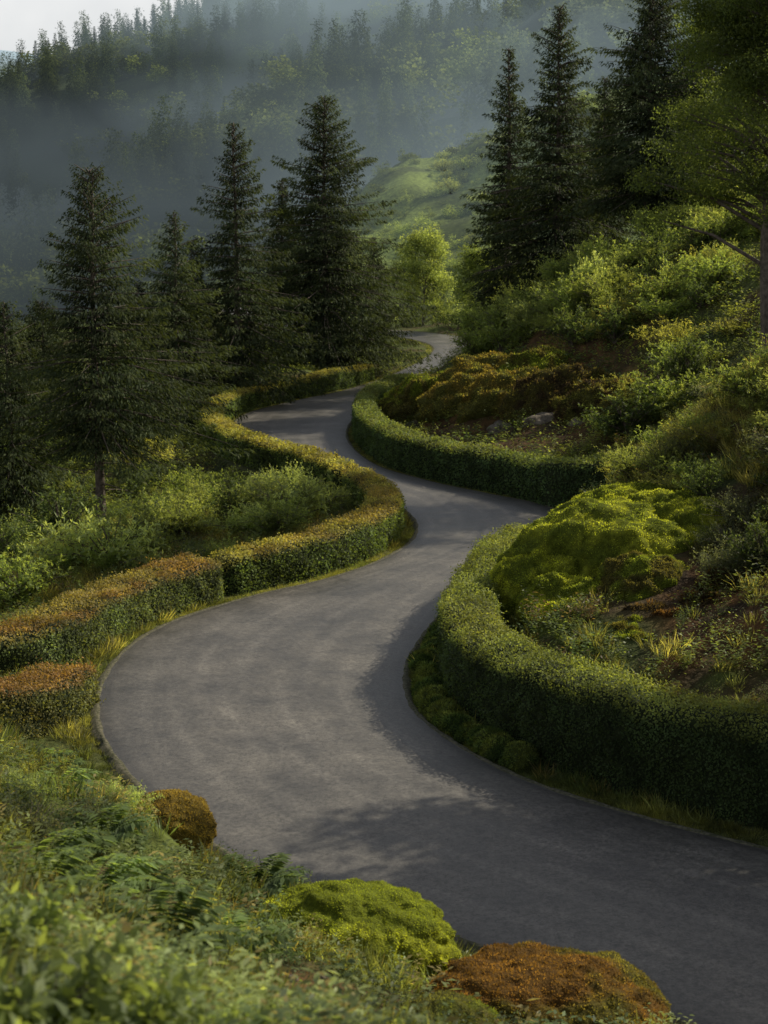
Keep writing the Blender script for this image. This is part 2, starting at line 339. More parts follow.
# ------------------------------------------------------------ hedges
EXC = []
def resample(P, step):
    P = np.array(P); s = np.concatenate([[0], np.cumsum(np.linalg.norm(np.diff(P, axis=0), axis=1))])
    n = max(int(s[-1]/step), 2); t = np.linspace(0, s[-1], n); return np.stack([np.interp(t, s, P[:,0]), np.interp(t, s, P[:,1])], 1), s[-1]
def offs(E, O, i0, i1, off):
    out = []
    for i in range(i0, i1):
        tdir = E[min(i+1,NS-1)]-E[max(i-1,0)]; tdir = tdir/np.linalg.norm(tdir); nrm = np.array([tdir[1], -tdir[0]])
        if np.dot(nrm, E[i]-O[i]) < 0: nrm = -nrm
        out.append(E[i]+nrm*off)
    out = np.array(out)
    for _ in range(6): out[1:-1] = (out[:-2]+2*out[1:-1]+out[2:])/4
    return out
def hedge(P, wd, h, leaf, dens, rust, label, group=None, green=(.045,.075,.018), top=(.10,.095,.02), sm=0, rough=1.0):
    P, Ln = resample(P, .2); n = len(P)
    for _ in range(sm): P[1:-1] = (P[:-2]+2*P[1:-1]+P[2:])/4
    for q in P[::3]: EXC.append((q[0], q[1], wd/2+.05))
    T = np.gradient(P, axis=0); T = unit(T); Nn = np.stack([T[:,1], -T[:,0]], 1)
    S = np.linspace(0, Ln, n); org = np.array([P[n//2][0], P[n//2][1], float(Zs(*P[n//2])[0])])
    r = root('hedge', label, 'hedge', org, 0, group)
    zb = Zs(P[:,0], P[:,1]); zb = np.convolve(np.pad(zb, 6, mode='edge'), np.ones(13)/13, 'valid')
    rc = .2; cr_ = [(wd/2, 0), (wd/2*1.0, h-rc)]+[(wd/2-rc+rc*math.cos(a_), h-rc+rc*math.sin(a_)) for a_ in np.linspace(.1, math.pi/2, 5)]
    px = np.array([q[0] for q in cr_]+[-q[0] for q in cr_[::-1]]); pz = np.array([q[1] for q in cr_]+[q[1] for q in cr_[::-1]])
    cl = np.concatenate([[0], np.cumsum(np.hypot(np.diff(px), np.diff(pz)))]); cl /= cl[-1]
    def section(s, q, k):
        i = np.clip(s/Ln*(n-1), 0, n-1.001); i0 = i.astype(int); f = (i-i0)[:,None]
        c = P[i0]*(1-f)+P[i0+1]*f; nn = unit(Nn[i0]*(1-f)+Nn[i0+1]*f); z0 = zb[i0]*(1-f[:,0])+zb[i0+1]*f[:,0]
        e = np.clip(np.minimum(s, Ln-s)/.4, 0, 1); e = np.sqrt(1-(1-e)**2)*.9+.1
        x = np.interp(q, cl, px); z = np.interp(q, cl, pz)
        bl = 1+((fbm(s*1.1+q*3, q*6+s*.3, 1)-.5)*.28+(vn(s*4, q*15, 2)-.5)*.1)*rough
        hh = 1+((fbm(s*.35, s*.0+3, 3)-.5)*.14+(fbm(s*1.5, x*1.7, 0)-.5)*.17)*rough
        return np.stack([c[:,0]+nn[:,0]*x*bl*e*k, c[:,1]+nn[:,1]*x*bl*e*k, z0-.15+(z*hh)*k*(.5+.5*e)], 1), nn, x/(wd/2), z/h
    A_ = np.concatenate([np.linspace(0,cl[1],6)[:-1], np.linspace(cl[1],1-cl[1],13), np.linspace(1-cl[1],1,6)[1:]]); ks = len(A_)
    ss, aa = np.meshgrid(S, A_, indexing='ij')
    v, *_ = section(ss.ravel(), aa.ravel(), .92)
    idx = np.arange(n*ks).reshape(n, ks)
    FQ = np.stack([idx[:-1,:-1].ravel(), idx[:-1,1:].ravel(), idx[1:,1:].ravel(), idx[1:,:-1].ravel()], 1)
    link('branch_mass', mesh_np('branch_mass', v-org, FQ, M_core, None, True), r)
    m = int(Ln*(wd+2*h)*dens); s = rng.random(m)*Ln
    c, nn, xn, zn = section(s, rng.random(m), rng.uniform(.91, 1.03, m))
    sx_ = np.sign(xn)*np.abs(xn)**6; sz_ = zn**7+.05
    out = unit(np.stack([nn[:,0]*sx_, nn[:,1]*sx_, sz_], 1))
    stray = rng.random(m) < .06; c = c+out*(stray*rng.random(m)*.16)[:,None]
    d = unit(out*.35+rdir(m)*.9); nrm = unit(out+rdir(m)*.6)
    Q = quads(c-org, d, nrm, leaf*rng.uniform(.7,1.4,m), leaf*.7*rng.uniform(.7,1.3,m))
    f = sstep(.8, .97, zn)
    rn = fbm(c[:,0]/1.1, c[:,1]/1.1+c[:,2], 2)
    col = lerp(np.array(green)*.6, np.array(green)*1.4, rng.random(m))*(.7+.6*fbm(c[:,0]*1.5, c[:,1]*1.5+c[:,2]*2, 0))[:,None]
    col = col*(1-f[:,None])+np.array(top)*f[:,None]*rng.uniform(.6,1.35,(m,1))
    rf = np.clip(rust*(sstep(.42,.6,rn))*(.1+.9*f)+rust*.1*rng.random(m), 0, .85)[:,None]
    col = col*(1-rf)+np.array((.10,.058,.022))*rf*rng.uniform(.5,1.3,(m,1))
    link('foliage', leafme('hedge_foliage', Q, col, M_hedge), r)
    return r
k = 12; b0 = 2*k
def ix(name): return b0+int(name*k)
P1 = [gp(-110,675,.2), gp(-40,672,.2), gp(20,664,.2), gp(60,652,.1)]+list(offs(Ls, Rs, ix(7.95), ix(9.0), 1.2))
hedge(P1, 1.35, 1.3, .06, 760, .7, 'rust topped clipped hedge left of the road, nearer stretch, its sunlit face towards the asphalt', green=(.046,.062,.022), top=(.10,.085,.028), sm=8)
hedge(offs(Ls, Rs, ix(9.03), ix(14.2), 1.15), 1.2, 1.35, .07, 560, .4, 'golden green clipped hedge wrapping the first inward bend on the left of the road', green=(.043,.062,.018), top=(.11,.103,.028))
hedge(offs(Ls, Rs, ix(14.2), ix(21.9), 1.2), 1.3, 1.5, .1, 280, .25, 'yellow green clipped hedge looping round the far left bend below the dark conifers', green=(.038,.056,.017), top=(.11,.108,.028))
hedge([gp(-60,726,.5), gp(0,712,.5), gp(45,700,.4), gp(72,684,.3)], 1.3, 1.05, .055, 1000, 1.0, 'short rust red clipped hedge at the left edge of the picture, lower one', green=(.05,.056,.02), top=(.10,.064,.024))
Pf = list(offs(Rs, Ls, ix(15), ix(20.8), 1.05)[::-1])+[gp(560,505), gp(610,515)+np.array([.5,1.0])]
hedge(Pf, 1.2, 1.9, .1, 290, .1, 'shaded dark green hedge curving below the rocky far bank', green=(.026,.042,.016), top=(.06,.075,.024))
hedge(offs(Rs, Ls, ix(-1.2), ix(9.8), 1.4), 1.2, 1.72, .05, 1080, .1, 'tall dark green hedge on the near right bend under the mossy bank', green=(.022,.034,.013), top=(.075,.088,.024), rough=1.35)

# ------------------------------------------------------------ plants
def conifer_leaves(h, r, nb, base, seed, droop=.4, blade=.45, bw=.09, per=22, dark=1.0, tw=.55, whorl=24):
    rg = np.random.default_rng(seed); Cs = []; Ds = []; Ns = []; Ln = []; segs = []; Sd = []
    gap = rg.random((14, 6)); wl = rg.uniform(.72, 1.15, whorl+2); lean = rg.normal()*.8
    for i in range(nb):
        t0 = base+(1-base)*((i+rg.random())/nb)**1.1*.985
        wi = int((t0-base)/(1-base)*whorl); tq = base+(1-base)*(wi+.5)/whorl; t = tq+(t0-tq)*.75 if t0 < .93 else t0
        prof = (1-t)/(1-base); low = min(1, .65+.35*(t-base)/.16)
        az = i*2.399+rg.normal()*.5
        gp_ = gap[int((t-base)/(1-base)*13.99), int((az % 6.283)/6.284*6)]
        Lb = r*(prof**.88)*low*rg.uniform(.5,1.15)*(.55+.6*gp_)*wl[wi]*(1+.15*math.cos(az-lean))+.018*h*rg.uniform(.5,1)
        el = -.1+.85*t**1.8; dr = droop*(1-t*.55)*rg.uniform(.7,1.5)
        rad = np.array([math.cos(az), math.sin(az), 0]); tan = np.array([-rad[1], rad[0], 0])
        z0 = t*h
        n = max(int(Lb*per), 6); s = rg.uniform(.06, 1, n)**.75
        sg = np.where(rg.random(n) < .5, 1, -1)
        lat_ = sg*rg.random(n)**.8*tw*Lb*.5*np.sin(np.pi*np.clip(s*.85+.12,0,1))
        pos = rad*(Lb*s-np.abs(lat_)*.25)[:,None]+tan*lat_[:,None]
        pos[:,2] = z0+Lb*(math.tan(el)*s-dr*s**2+dr*.5*s**4)-np.abs(lat_)*.3-rg.random(n)**1.7*.8*blade*(.4+.6*(1-t))
        d = rad*rg.uniform(.3,1,(n,1))+tan*(sg[:,None])*rg.uniform(.1,.8,(n,1))+np.array([0,0,-1])*rg.uniform(.05,1.0,(n,1))
        Cs.append(pos+rg.normal(size=(n,3))*.035); Ds.append(d); Ns.append(np.array([0,0,1])+rg.normal(size=(n,3))*.55)
        Ln.append(blade*rg.uniform(.5,1.3,n)*(1-.3*s)*min(1,.4+Lb/(r*.7))); Sd.append(s)
        sl = np.linspace(0, .9, 4); bp = rad*(Lb*sl)[:,None]; bp[:,2] = z0+Lb*(math.tan(el)*sl-dr*sl**2+dr*.5*sl**4)
        if i % 2 == 0: segs.append((bp, np.array([.05,.035,.02,.008])*h/15))
    for i in range(12):
        t = base*rg.uniform(.3,1); az = rg.random()*6.28; q = np.array([math.cos(az), math.sin(az), -.15])*r*.4*rg.random()
        segs.append((np.array([[0,0,t*h],[q[0]*.5,q[1]*.5,t*h+q[2]*.4],[q[0],q[1],t*h+q[2]]]), [.035,.02,.006]))
    tz = np.linspace(-.6, h*.985, 9); tp = np.stack([.12*np.sin(tz*.35+seed)*(tz/h), .1*np.cos(tz*.3)*(tz/h), tz], 1)
    tr = np.maximum(h*.0145*(1-tz/h)**.9+.02, .015); tr[0] *= 1.35
    segs.insert(0, (tp, tr))
    c = np.concatenate(Cs); d = np.concatenate(Ds); nn = np.concatenate(Ns); l = np.concatenate(Ln); sd = np.concatenate(Sd)
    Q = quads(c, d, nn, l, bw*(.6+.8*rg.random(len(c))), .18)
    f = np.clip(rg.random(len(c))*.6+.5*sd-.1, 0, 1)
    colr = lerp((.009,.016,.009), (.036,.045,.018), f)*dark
    return Q, colr, segs
def conifer(x, Y, top_v, rpx, seed, label, group, base=.07, nb=230, name='conifer_tree', **kw):
    z = float(Zs(x, Y)[0]); zt = at(384+F*x/Y, top_v, Y)[2]; h = zt-z; r = rpx/F*Y
    Q, cl, segs = conifer_leaves(h, r, nb, base, seed, **kw)
    ro = root(name, label, 'tree', (x, Y, z), 0, group)
    V, FQ = tubes(segs, 5); link('trunk', mesh_np('trunk', V, FQ, M_bark, None, True), ro)
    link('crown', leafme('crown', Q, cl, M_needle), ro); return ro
CT = [
 (97, 60, 166, 178, 'broad dark conifer nearest on the left, bare lower trunk showing beside the shrubs', dict(base=.25, nb=340, per=42, blade=.33, bw=.055, whorl=18, droop=.5)),
 (178, 84, 210, 90, 'smaller conifer just right of the nearest left conifer', dict(nb=300, per=32, blade=.38, bw=.075)),
 (238, 100, 120, 100, 'tall thin topped conifer in the middle of the left stand', dict(nb=330, per=30, blade=.42, bw=.085)),
 (326, 122, 95, 136, 'tallest dense conifer of the left stand, beside the far bend', dict(nb=480, per=28, blade=.48, bw=.095, droop=.4, whorl=26)),
 (8, 67, 300, 130, 'low dark conifer cut by the left edge of the picture', dict(nb=300, per=36, blade=.36, bw=.065)),
 (196, 99, 238, 64, 'half hidden conifer behind the left hedge loop', dict(nb=240, per=28, blade=.4, bw=.085)),
 (284, 126, 178, 80, 'conifer filling the gap between the two tall left conifers', dict(nb=310, per=26, blade=.45, bw=.095)),
 (505, 114, 45, 66, 'slim conifer leftmost of the stand on the right ridge', dict(nb=380, per=28, blade=.45, bw=.09, whorl=28)),
 (553, 108, 3, 102, 'very tall conifer second from the left on the right ridge', dict(nb=460, per=28, blade=.45, bw=.09, whorl=29)),
 (598, 122, 75, 84, 'shorter conifer behind the tall ones on the right ridge', dict(nb=340, per=26, blade=.45, bw=.095)),
 (641, 98, -35, 130, 'broad tall conifer with bare trunk foot on the right ridge', dict(base=.2, nb=480, per=29, blade=.42, bw=.085, whorl=27)),
 (690, 104, 5, 105, 'dark conifer between the broad conifer and the right edge of the picture', dict(nb=410, per=26, blade=.45, bw=.095, whorl=28)),
 (742, 100, -70, 120, 'tall conifer behind the pine at the right edge', dict(nb=400, per=26, blade=.45, bw=.095, whorl=30)),
 (374, 144, 236, 40, 'small dark conifer to the right of the tallest left conifer', dict(nb=230, per=24, blade=.45, bw=.105)),
 (140, 96, 280, 74, 'low conifer behind the nearest left conifer', dict(nb=250, per=26, blade=.4, bw=.085)),
 (45, 100, 300, 92, 'far low conifer at the left behind the nearest conifer', dict(nb=250, per=26, blade=.4, bw=.085)),
]
for i, (u, Y, tv, rp, lb, kw) in enumerate(CT):
    conifer(xu(u, Y), Y, tv, rp, 40+i, lb, 'tall conifers standing beside the road', **kw)

def shrub_mesh(seed, rad=1.0, h=1.2, stems=26, twigs=7, lpt=12, leaf=.09, wid=.5, c1=(.035,.052,.018), c2=(.08,.096,.03), flop=.5):
    rg = np.random.default_rng(seed); c = []; d = []; sg = []; tip = []
    for i in range(stems):
        az = rg.random()*6.283; out = rg.uniform(.1,1)**.7*rad; hh = h*rg.uniform(.5,1.05)*(1-.35*(out/rad)**2)
        s = np.linspace(0,1,6); rd = np.array([math.cos(az), math.sin(az), 0])
        p_ = rd*(out*s**1.1)[:,None]; p_[:,2] = hh*(s**.8)-flop*.35*hh*s**3
        p_ += rg.normal(size=p_.shape)*.03*rad*s[:,None]
        sg.append((p_, np.array([.02,.017,.014,.01,.007,.004])*h*.7))
        for j in range(twigs):
            t = rg.uniform(.25,1); b_ = np.array([np.interp(t, s, p_[:,q]) for q in range(3)])
            td = unit(rd*.5+rg.normal(size=3)*.7+np.array([0,0,.45])); tl = rg.uniform(.15,.4)*rad
            m = lpt; q = rg.random(m); base = b_+td*(tl*q)[:,None]; base[:,2] -= .15*tl*q**2
            c.append(base); d.append(td*.5+rg.normal(size=(m,3))*.6); tip.append(np.full(m, t))
    c = np.concatenate(c); d = np.concatenate(d); tip = np.concatenate(tip); n = len(c)
    nn = np.array([0,0,1.])+rg.normal(size=(n,3))*.6
    Q = quads(c, d, nn, leaf*rg.uniform(.6,1.4,n), leaf*wid*rg.uniform(.7,1.3,n), .15)
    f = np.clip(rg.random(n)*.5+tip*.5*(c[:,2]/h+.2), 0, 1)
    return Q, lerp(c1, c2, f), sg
def mkshrub(name, cat, mesh, x, Y, s, label, group, dz=0, mat=None):
    Q, cl, sg = mesh
    ro = root(name, label, cat, (x, Y, float(Zs(x, Y)[0])-.05+dz), random.random()*6.28, group, s)
    V, FQ = tubes(sg, 4); link('stems', mesh_np('stems', V, FQ, M_bark), ro)
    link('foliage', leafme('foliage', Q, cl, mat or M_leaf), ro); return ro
SH = [shrub_mesh(1, 1.0, 1.2, 32, 9, 14, .065), shrub_mesh(2, 1.1, 1.0, 36, 11, 14, .065, .38, (.048,.066,.03), (.115,.132,.055)), shrub_mesh(3, .9, 1.35, 30, 9, 14, .065, .5, (.018,.029,.012), (.042,.055,.02)),
      shrub_mesh(4, 1.2, .8, 34, 9, 13, .065, .4, (.05,.056,.02), (.11,.107,.03)), shrub_mesh(5, 1.0, .9, 46, 9, 12, .04, .5, (.026,.033,.022), (.058,.064,.038)),
      shrub_mesh(6, 1.15, 1.3, 36, 11, 14, .065, .36, (.042,.057,.022), (.115,.127,.04))]
protos = {}
def shrub(kind, x, Y, s, label, group):
    key = kind
    z = float(Zs(x, Y)[0])-.05
    if key not in protos:
        protos[key] = mkshrub('shrub', 'shrub', SH[kind], x, Y, s, label, group); return protos[key]
    s = s*random.uniform(.85,1.15)
    return dup(protos[key], (x, Y, z), random.random()*6.28, (s*random.uniform(.85,1.2), s*random.uniform(.85,1.2), s*random.uniform(.8,1.2)), label, group)
for u, Y, s, kd, lb in [(285,51,2.2,1,'pale feathery green shrub inside the bend behind the golden hedge'),(108,45.5,2.0,1,'wide grey green shrub behind the near left hedge'),
      (12,41.5,1.8,0,'rounded shrub at the left edge above the rust red hedges'),(235,58,1.5,2,'dark shrub left of the pale feathery shrub'),
      (58,52,1.8,2,'dark shrub under the nearest left conifer'),(330,53.5,1.3,5,'yellow green shrub tucked against the inner side of the bend hedge'),(180,51,1.7,5,'bright green shrub between the grey green and the pale feathery shrubs')]:
    shrub(kd, xu(u, Y), Y, s, lb, 'shrubs between the left hedges')
def region(u0, u1, y0, y1, n, kinds, s0, s1, label, group, mind=2.4, sd=None, cond=None):
    c_ = 0; tries = 0
    while c_ < n and tries < n*30:
        tries += 1; u = random.uniform(u0,u1); Y = random.uniform(y0,y1); x = xu(u, Y)
        dd, si = dist_road([x],[Y])
        if dd[0] < mind or (sd and si[0] != sd) or (cond and not cond(u, Y)): continue
        shrub(random.choice(kinds), x, Y, random.uniform(s0,s1), label, group); c_ += 1
region(-30, 340, 44, 72, 54, [0,1,2,5,0], .8, 1.6, 'low green shrub in the thicket between the loops of the left hedge', 'thicket shrubs between the left hedges', 3.2, -1)
region(-20, 420, 72, 112, 32, [2,2,0,2,3], 1.4, 2.5, 'dark shrub under the left stand of conifers', 'dark shrubs under the left conifers', 4.4, -1, lambda u, Y: u < 175 or Y > 96)
region(215, 390, 108, 136, 18, [2,2,0], 1.6, 2.6, 'dark shrub behind the far left bend at the foot of the tallest conifers', 'dark shrubs behind the far left bend', 4.8, -1)
region(410, 800, 82, 100, 56, [0,1,5,2,0], 1.5, 2.8, 'bushy shrub on the crest of the far right bank', 'shrubs along the far right bank crest', 3.4, 1, lambda u, Y: u > 455)
region(540, 800, 60, 86, 46, [0,2,3,5,2], 1.1, 2.2, 'shaded shrub on the slope of the far right bank', 'shrubs on the far right bank slope', 3, 1, lambda u, Y: u > 600 or Y > 78)
region(380, 640, 116, 190, 14, [0,1,2,5], 1.5, 2.8, 'shrub by the distant stretch of road', 'shrubs by the distant road', 4.5, None, lambda u, Y: u > 500 or Y > 166)
region(610, 820, 35, 41, 28, [4,0,3,5], .6, 1.1, 'low shrub on the crest of the near right bank', 'shrubs on the near right bank', 4, 1)
region(700, 815, 30, 34.5, 15, [4,2,4], .75, 1.2, 'small leaved grey green bush above the bare dark soil of the near right bank', 'bushes above the bare soil', 4, 1)
region(-40, 240, 9, 21, 20, [0,4,3,1], .22, .48, 'small leafy bush on the near left slope', 'bushes on the near left slope', 1.0, -1, lambda u, Y: not (110 < u < 240 and Y > 11))

# clump trees
def clump_tree(name, x, Y, h, spread, ncl, lpc, leaf, c1, c2, label, group, seed, flat=.35, low=.3, csz=.28):
    rg = np.random.default_rng(seed); z = float(Zs(x, Y)[0])
    ro = root(name, label, 'tree', (x, Y, z), 0, group); segs = []; c = []; cf = []
    tz = np.linspace(-.4, h*.92, 7); tp = np.stack([.3*np.sin(tz*.3+seed), .25*np.cos(tz*.25+seed), tz], 1); segs.append((tp, h*.018*(1-tz/h*.85)))
    for i in range(ncl):
        t = low+(1-low)*rg.random()**.8; rr = spread*(1-abs(t-.45)*1.1)*rg.uniform(.25,1); az = rg.random()*6.283
        e = np.array([math.cos(az)*rr, math.sin(az)*rr, t*h]); b_ = np.array([0,0,t*h-rr*.45]); md = (e+b_)/2+rg.normal(size=3)*.15+np.array([0,0,.1*rr])
        segs.append((np.array([b_, md, e]), np.array([.045,.03,.01])*h/8))
        R_ = spread*csz*rg.uniform(.7,1.3); v = rg.normal(size=(lpc,3)); v = v/np.linalg.norm(v,axis=1,keepdims=True)*rg.random((lpc,1))**.45
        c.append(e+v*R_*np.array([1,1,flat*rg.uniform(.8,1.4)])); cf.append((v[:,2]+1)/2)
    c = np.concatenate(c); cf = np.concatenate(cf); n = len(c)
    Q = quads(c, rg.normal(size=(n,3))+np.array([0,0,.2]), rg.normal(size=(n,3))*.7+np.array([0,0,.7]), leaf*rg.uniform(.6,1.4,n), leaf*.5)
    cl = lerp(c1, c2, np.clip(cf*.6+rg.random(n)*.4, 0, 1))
    V, FQ = tubes(segs, 5); link('trunk', mesh_np('trunk', V, FQ, M_bark, None, True), ro)
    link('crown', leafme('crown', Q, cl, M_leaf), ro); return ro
clump_tree('pine_tree', xu(766,60), 60, 18.0, 5.6, 170, 760, .13, (.016,.025,.009), (.045,.056,.017), 'leafy dark green pine with sunlit tips filling the upper right edge', None, 3, .5, .3, .22)
clump_tree('broadleaf_tree', xu(425,172), 172, 10.5, 5.0, 70, 320, .26, (.04,.055,.022), (.09,.105,.04), 'pale green broadleaf tree beyond the distant road', None, 5, .8, .05, .28)
clump_tree('broadleaf_tree', xu(480,160), 160, 8, 4, 44, 260, .26, (.03,.045,.015), (.062,.075,.025), 'darker green broadleaf tree to the right of the pale one by the distant road', None, 6, .8, .1, .33)
for i, (x, Y, h, s_) in enumerate([(14.5,26.2,10.5,3.8),(17.5,28.5,12,4.0),(12.8,22.6,7.5,3.2),(20.5,28.5,12.5,4.0)]):
    clump_tree('roadside_tree', x, Y, h, s_, 46, 150, .3, (.04,.055,.02), (.07,.08,.03), 'leafy tree on the right bank just outside the picture', 'trees right of the picture', 8+i, .6, .3, .25)

# ------------------------------------------------------------ moss cushions, rocks
def lump(name, cat, label, x, Y, sx, sy, sz, colr, colr2, seed, group=None, fuzz=5000, fl=.035, mat=None, amp=.22, fr=1.6, sink=.35, z=None, rz=0, sub=5, cell=0.0, exc=.8):
    bm = bmesh.new(); bmesh.ops.create_icosphere(bm, subdivisions=sub, radius=1)
    off = Vector((seed*3.1, seed*1.7, seed*.9)); mx_ = max(sx, sy, sz)
    for v in bm.verts:
        p_ = v.co.copy(); n_ = p_.normalized(); pw = Vector((p_.x*sx, p_.y*sy, p_.z*sz))
        dsp = amp*(mn.fractal(p_*fr+off, .9, 2.0, 3))+amp*.2*mn.noise(p_*fr*8+off)
        if cell:
            wv = pw*(1/cell)+off+Vector((mn.noise(pw*1.7/cell), mn.noise(pw*1.7/cell+off), 0))*.5
            dd = mn.voronoi(wv)[0][0]; dsp += (.5-dd)*cell*.75/mx_*(.5+abs(mn.noise(pw/cell*.5+off))*1.6)
        v.co = p_+n_*dsp; v.co.x *= sx; v.co.y *= sy; v.co.z *= sz
    bm.normal_update(); vs = np.array([v.co[:] for v in bm.verts]); ns = np.array([v.normal[:] for v in bm.verts]); fs = np.array([[q.index for q in f_.verts] for f_ in bm.faces]); bm.free()
    z = float(Zs(x, Y)[0])+sz*(1-sink)-sz*.5 if z is None else z
    EXC.append((x, Y, max(sx, sy)*exc))
    def mix(pv):
        f_ = sstep(.38,.62,fbm(pv[:,0]*2.2+seed, pv[:,1]*2.2+pv[:,2]*1.5, 1)); return lerp(colr, colr2, f_)
    if mat is None:
        ro = root(name, label, cat, (x, Y, z), rz, group)
        link('moss_body', mesh_np('moss_body', vs, fs, M_mossb, mix(vs)*.8, True), ro)
        tri = vs[fs]; ar = np.linalg.norm(np.cross(tri[:,1]-tri[:,0], tri[:,2]-tri[:,0]), axis=1); pick = rng.choice(len(fs), fuzz, p=ar/ar.sum())
        w_ = rng.dirichlet((1,1,1), fuzz); c = (tri[pick]*w_[:,:,None]).sum(1); nn = ns[fs[pick]].mean(1); up = nn[:,2] > -.3; c = c[up]; nn = nn[up]; m = len(c)
        Q = quads(c-nn*.01, nn*.8+rdir(m)*.6, rdir(m), fl*rng.uniform(.5,1.6,m), fl*.4)
        link('moss_tufts', leafme('moss_tufts', Q, mix(c)*rng.uniform(.6,1.4,(m,1)), M_moss), ro)
    else:
        ro = link(name, mesh_np(name, vs, fs, mat, None, False)); ro.location = (x, Y, z); ro.rotation_euler = (0,0,rz); tag(ro, label, cat, group)
    return ro
GR = (.062,.076,.012); GR2 = (.145,.158,.02); OL = (.042,.038,.013); OL2 = (.085,.066,.018); RU = (.055,.03,.013); RU2 = (.052,.052,.016); DB = (.026,.019,.011)
def lat(u, v, Y, *a_, **kw):
    q = at(u, v, Y); return lump(a_[0], a_[1], a_[2], q[0], Y, *a_[3:], z=q[2], **kw)
lat(170,828,18.3,'moss_cushion','moss cushion','round olive brown moss cushion beside the road at the lower left',.6,.58,.48,(.085,.062,.018),(.12,.09,.022),1,amp=.08,fuzz=14000,fl=.03,cell=.1)
EXC.append((xu(170,17.2),17.2,.85)); EXC.append((xu(170,16),16,.7)); EXC.append((xu(170,15),15,.4))
lat(352,944,13.4,'moss_cushion','moss cushion','bright green moss mound in the bottom centre foreground',1.0,.8,.58,(.085,.10,.014),GR2,2,fuzz=40000,fl=.022,amp=.1,cell=.22,sub=6,exc=.75)
lat(540,1022,12,'moss_cushion','moss cushion','rust orange moss mound at the bottom edge right of the green one',1.15,.9,.58,(.075,.042,.014),(.058,.052,.015),3,fuzz=40000,fl=.026,amp=.14,cell=.16,sub=6,exc=.75)
lat(445,1044,11,'moss_cushion','moss cushion','small olive moss mound at the bottom edge left of the rust one',.5,.45,.38,RU2,GR,4,amp=.12,fuzz=10000,fl=.024,cell=.14)
EXC.append((xu(300,11),11,.5)); EXC.append((xu(335,10.2),10.2,.4)); EXC.append((xu(320,10.4),9.6,.3))
for i, (u, v, Y, sx, sy, sz, lb) in enumerate([(552,606,33.0,1.4,1.5,1.6,'bright mossy boulder leftmost above the tall near hedge'),(612,592,33.6,2.9,2.0,2.3,'largest bright mossy boulder in the middle of the near right bank'),
     (590,636,31.4,1.7,1.4,1.4,'lower mossy boulder just behind the tall near hedge'),(676,572,33.8,2.1,1.6,1.9,'mossy boulder right of the largest one on the near bank'),
     (652,628,30.9,1.7,1.3,1.6,'olive mossy boulder between the moss bank and the bare soil'),(525,628,32.6,.9,1.0,1.0,'small mossy boulder at the left foot of the near right bank'),(640,664,28.9,1.3,.9,.9,'low olive moss hump just above the tall near hedge'),(640,540,36,2.2,1.6,1.5,'mossy boulder highest up the near right bank')]):
    lat(u,v,Y,'mossy_boulder','boulder',lb,sx,sy,sz,GR if i not in (4,6) else OL,GR2 if i not in (4,6) else GR,20+i,group='mossy boulders of the near right bank',fuzz=46000,fl=.045,amp=.2,fr=1.2,cell=.26,sub=6,exc=.75)
for i, (u, v, Y, sx, sy, sz, c1, c2, lb) in enumerate([(742,690,27.6,1.6,.9,.7,RU,DB,'rust brown mossy outcrop behind the hedge at the right edge'),(712,640,29.2,1.7,.8,.9,DB,RU,'dark brown earth outcrop right of the olive mossy boulder'),
     (778,618,29.8,1.7,.8,1.0,DB,RU,'dark earth overhang under the grey green bushes at the right edge')]):
    lat(u,v,Y,'earth_outcrop','earth bank',lb,sx,sy,sz,c1,c2,31+i,fuzz=24000,fl=.08,amp=.4,fr=2.2,cell=.2,exc=.1)
for i, (u, v, Y, sx, sy, sz, c1, c2) in enumerate([(432,412,80,2.4,2.0,1.9,OL,GR),(472,416,76,2.8,1.8,1.9,RU2,OL2),(518,412,74,3.0,1.8,2.1,RU2,OL2),(565,410,71,2.8,1.8,2.1,OL,DB),(605,418,67,2.4,1.6,1.8,DB,RU2),(406,418,83,1.7,1.6,1.6,GR,OL),(492,388,79,2.8,2,1.8,RU2,OL2),(548,384,77,2.8,2,1.8,OL,GR),(645,424,64,2.0,1.4,1.5,OL,RU2)]):
    lat(u,v,Y,'earth_outcrop','earth bank','mossy orange brown earth bulge in the face of the far right bank',sx,sy,sz,c1,c2,50+i,group='earth bulges of the far right bank',fuzz=12000,fl=.12,amp=.3,fr=1.6,cell=.3,exc=.05)
for i, (u, v, Y, a1, a2, a3) in enumerate([(545,425,68.5,.9,.7,.6),(505,432,70.5,.8,.6,.5),(585,430,66,.9,.6,.6),(525,410,71,.7,.6,.6)]):
    lat(u,v,Y,'rock','rock','brown weathered rock bedded in the face of the far right bank',a1,a2,a3,0,0,60+i,group='rocks in the far right bank',mat=M_rock,amp=.35,fr=1.3,sub=4)
lat(322,1004,10.5,'flat_stone','stone','flat pale grey stone lying in the soil at the bottom edge',.17,.12,.05,0,0,70,mat=M_rock,amp=.2,sub=3)
for i, (u, Y, s_) in enumerate([(285,11.3,.06),(300,10.6,.05),(345,10.9,.07),(270,10.9,.04),(318,11.6,.05),(360,10.4,.045)]):
    x_ = xu(u, Y); lump('small_stone','stone','small stone on the bare soil beside the flat pale stone', x_, Y, s_, s_*.8, s_*.6, 0, 0, 90+i, 'small stones on the bare soil', mat=M_rock, amp=.25, sub=2, z=float(Zs(x_,Y)[0])+s_*.2)

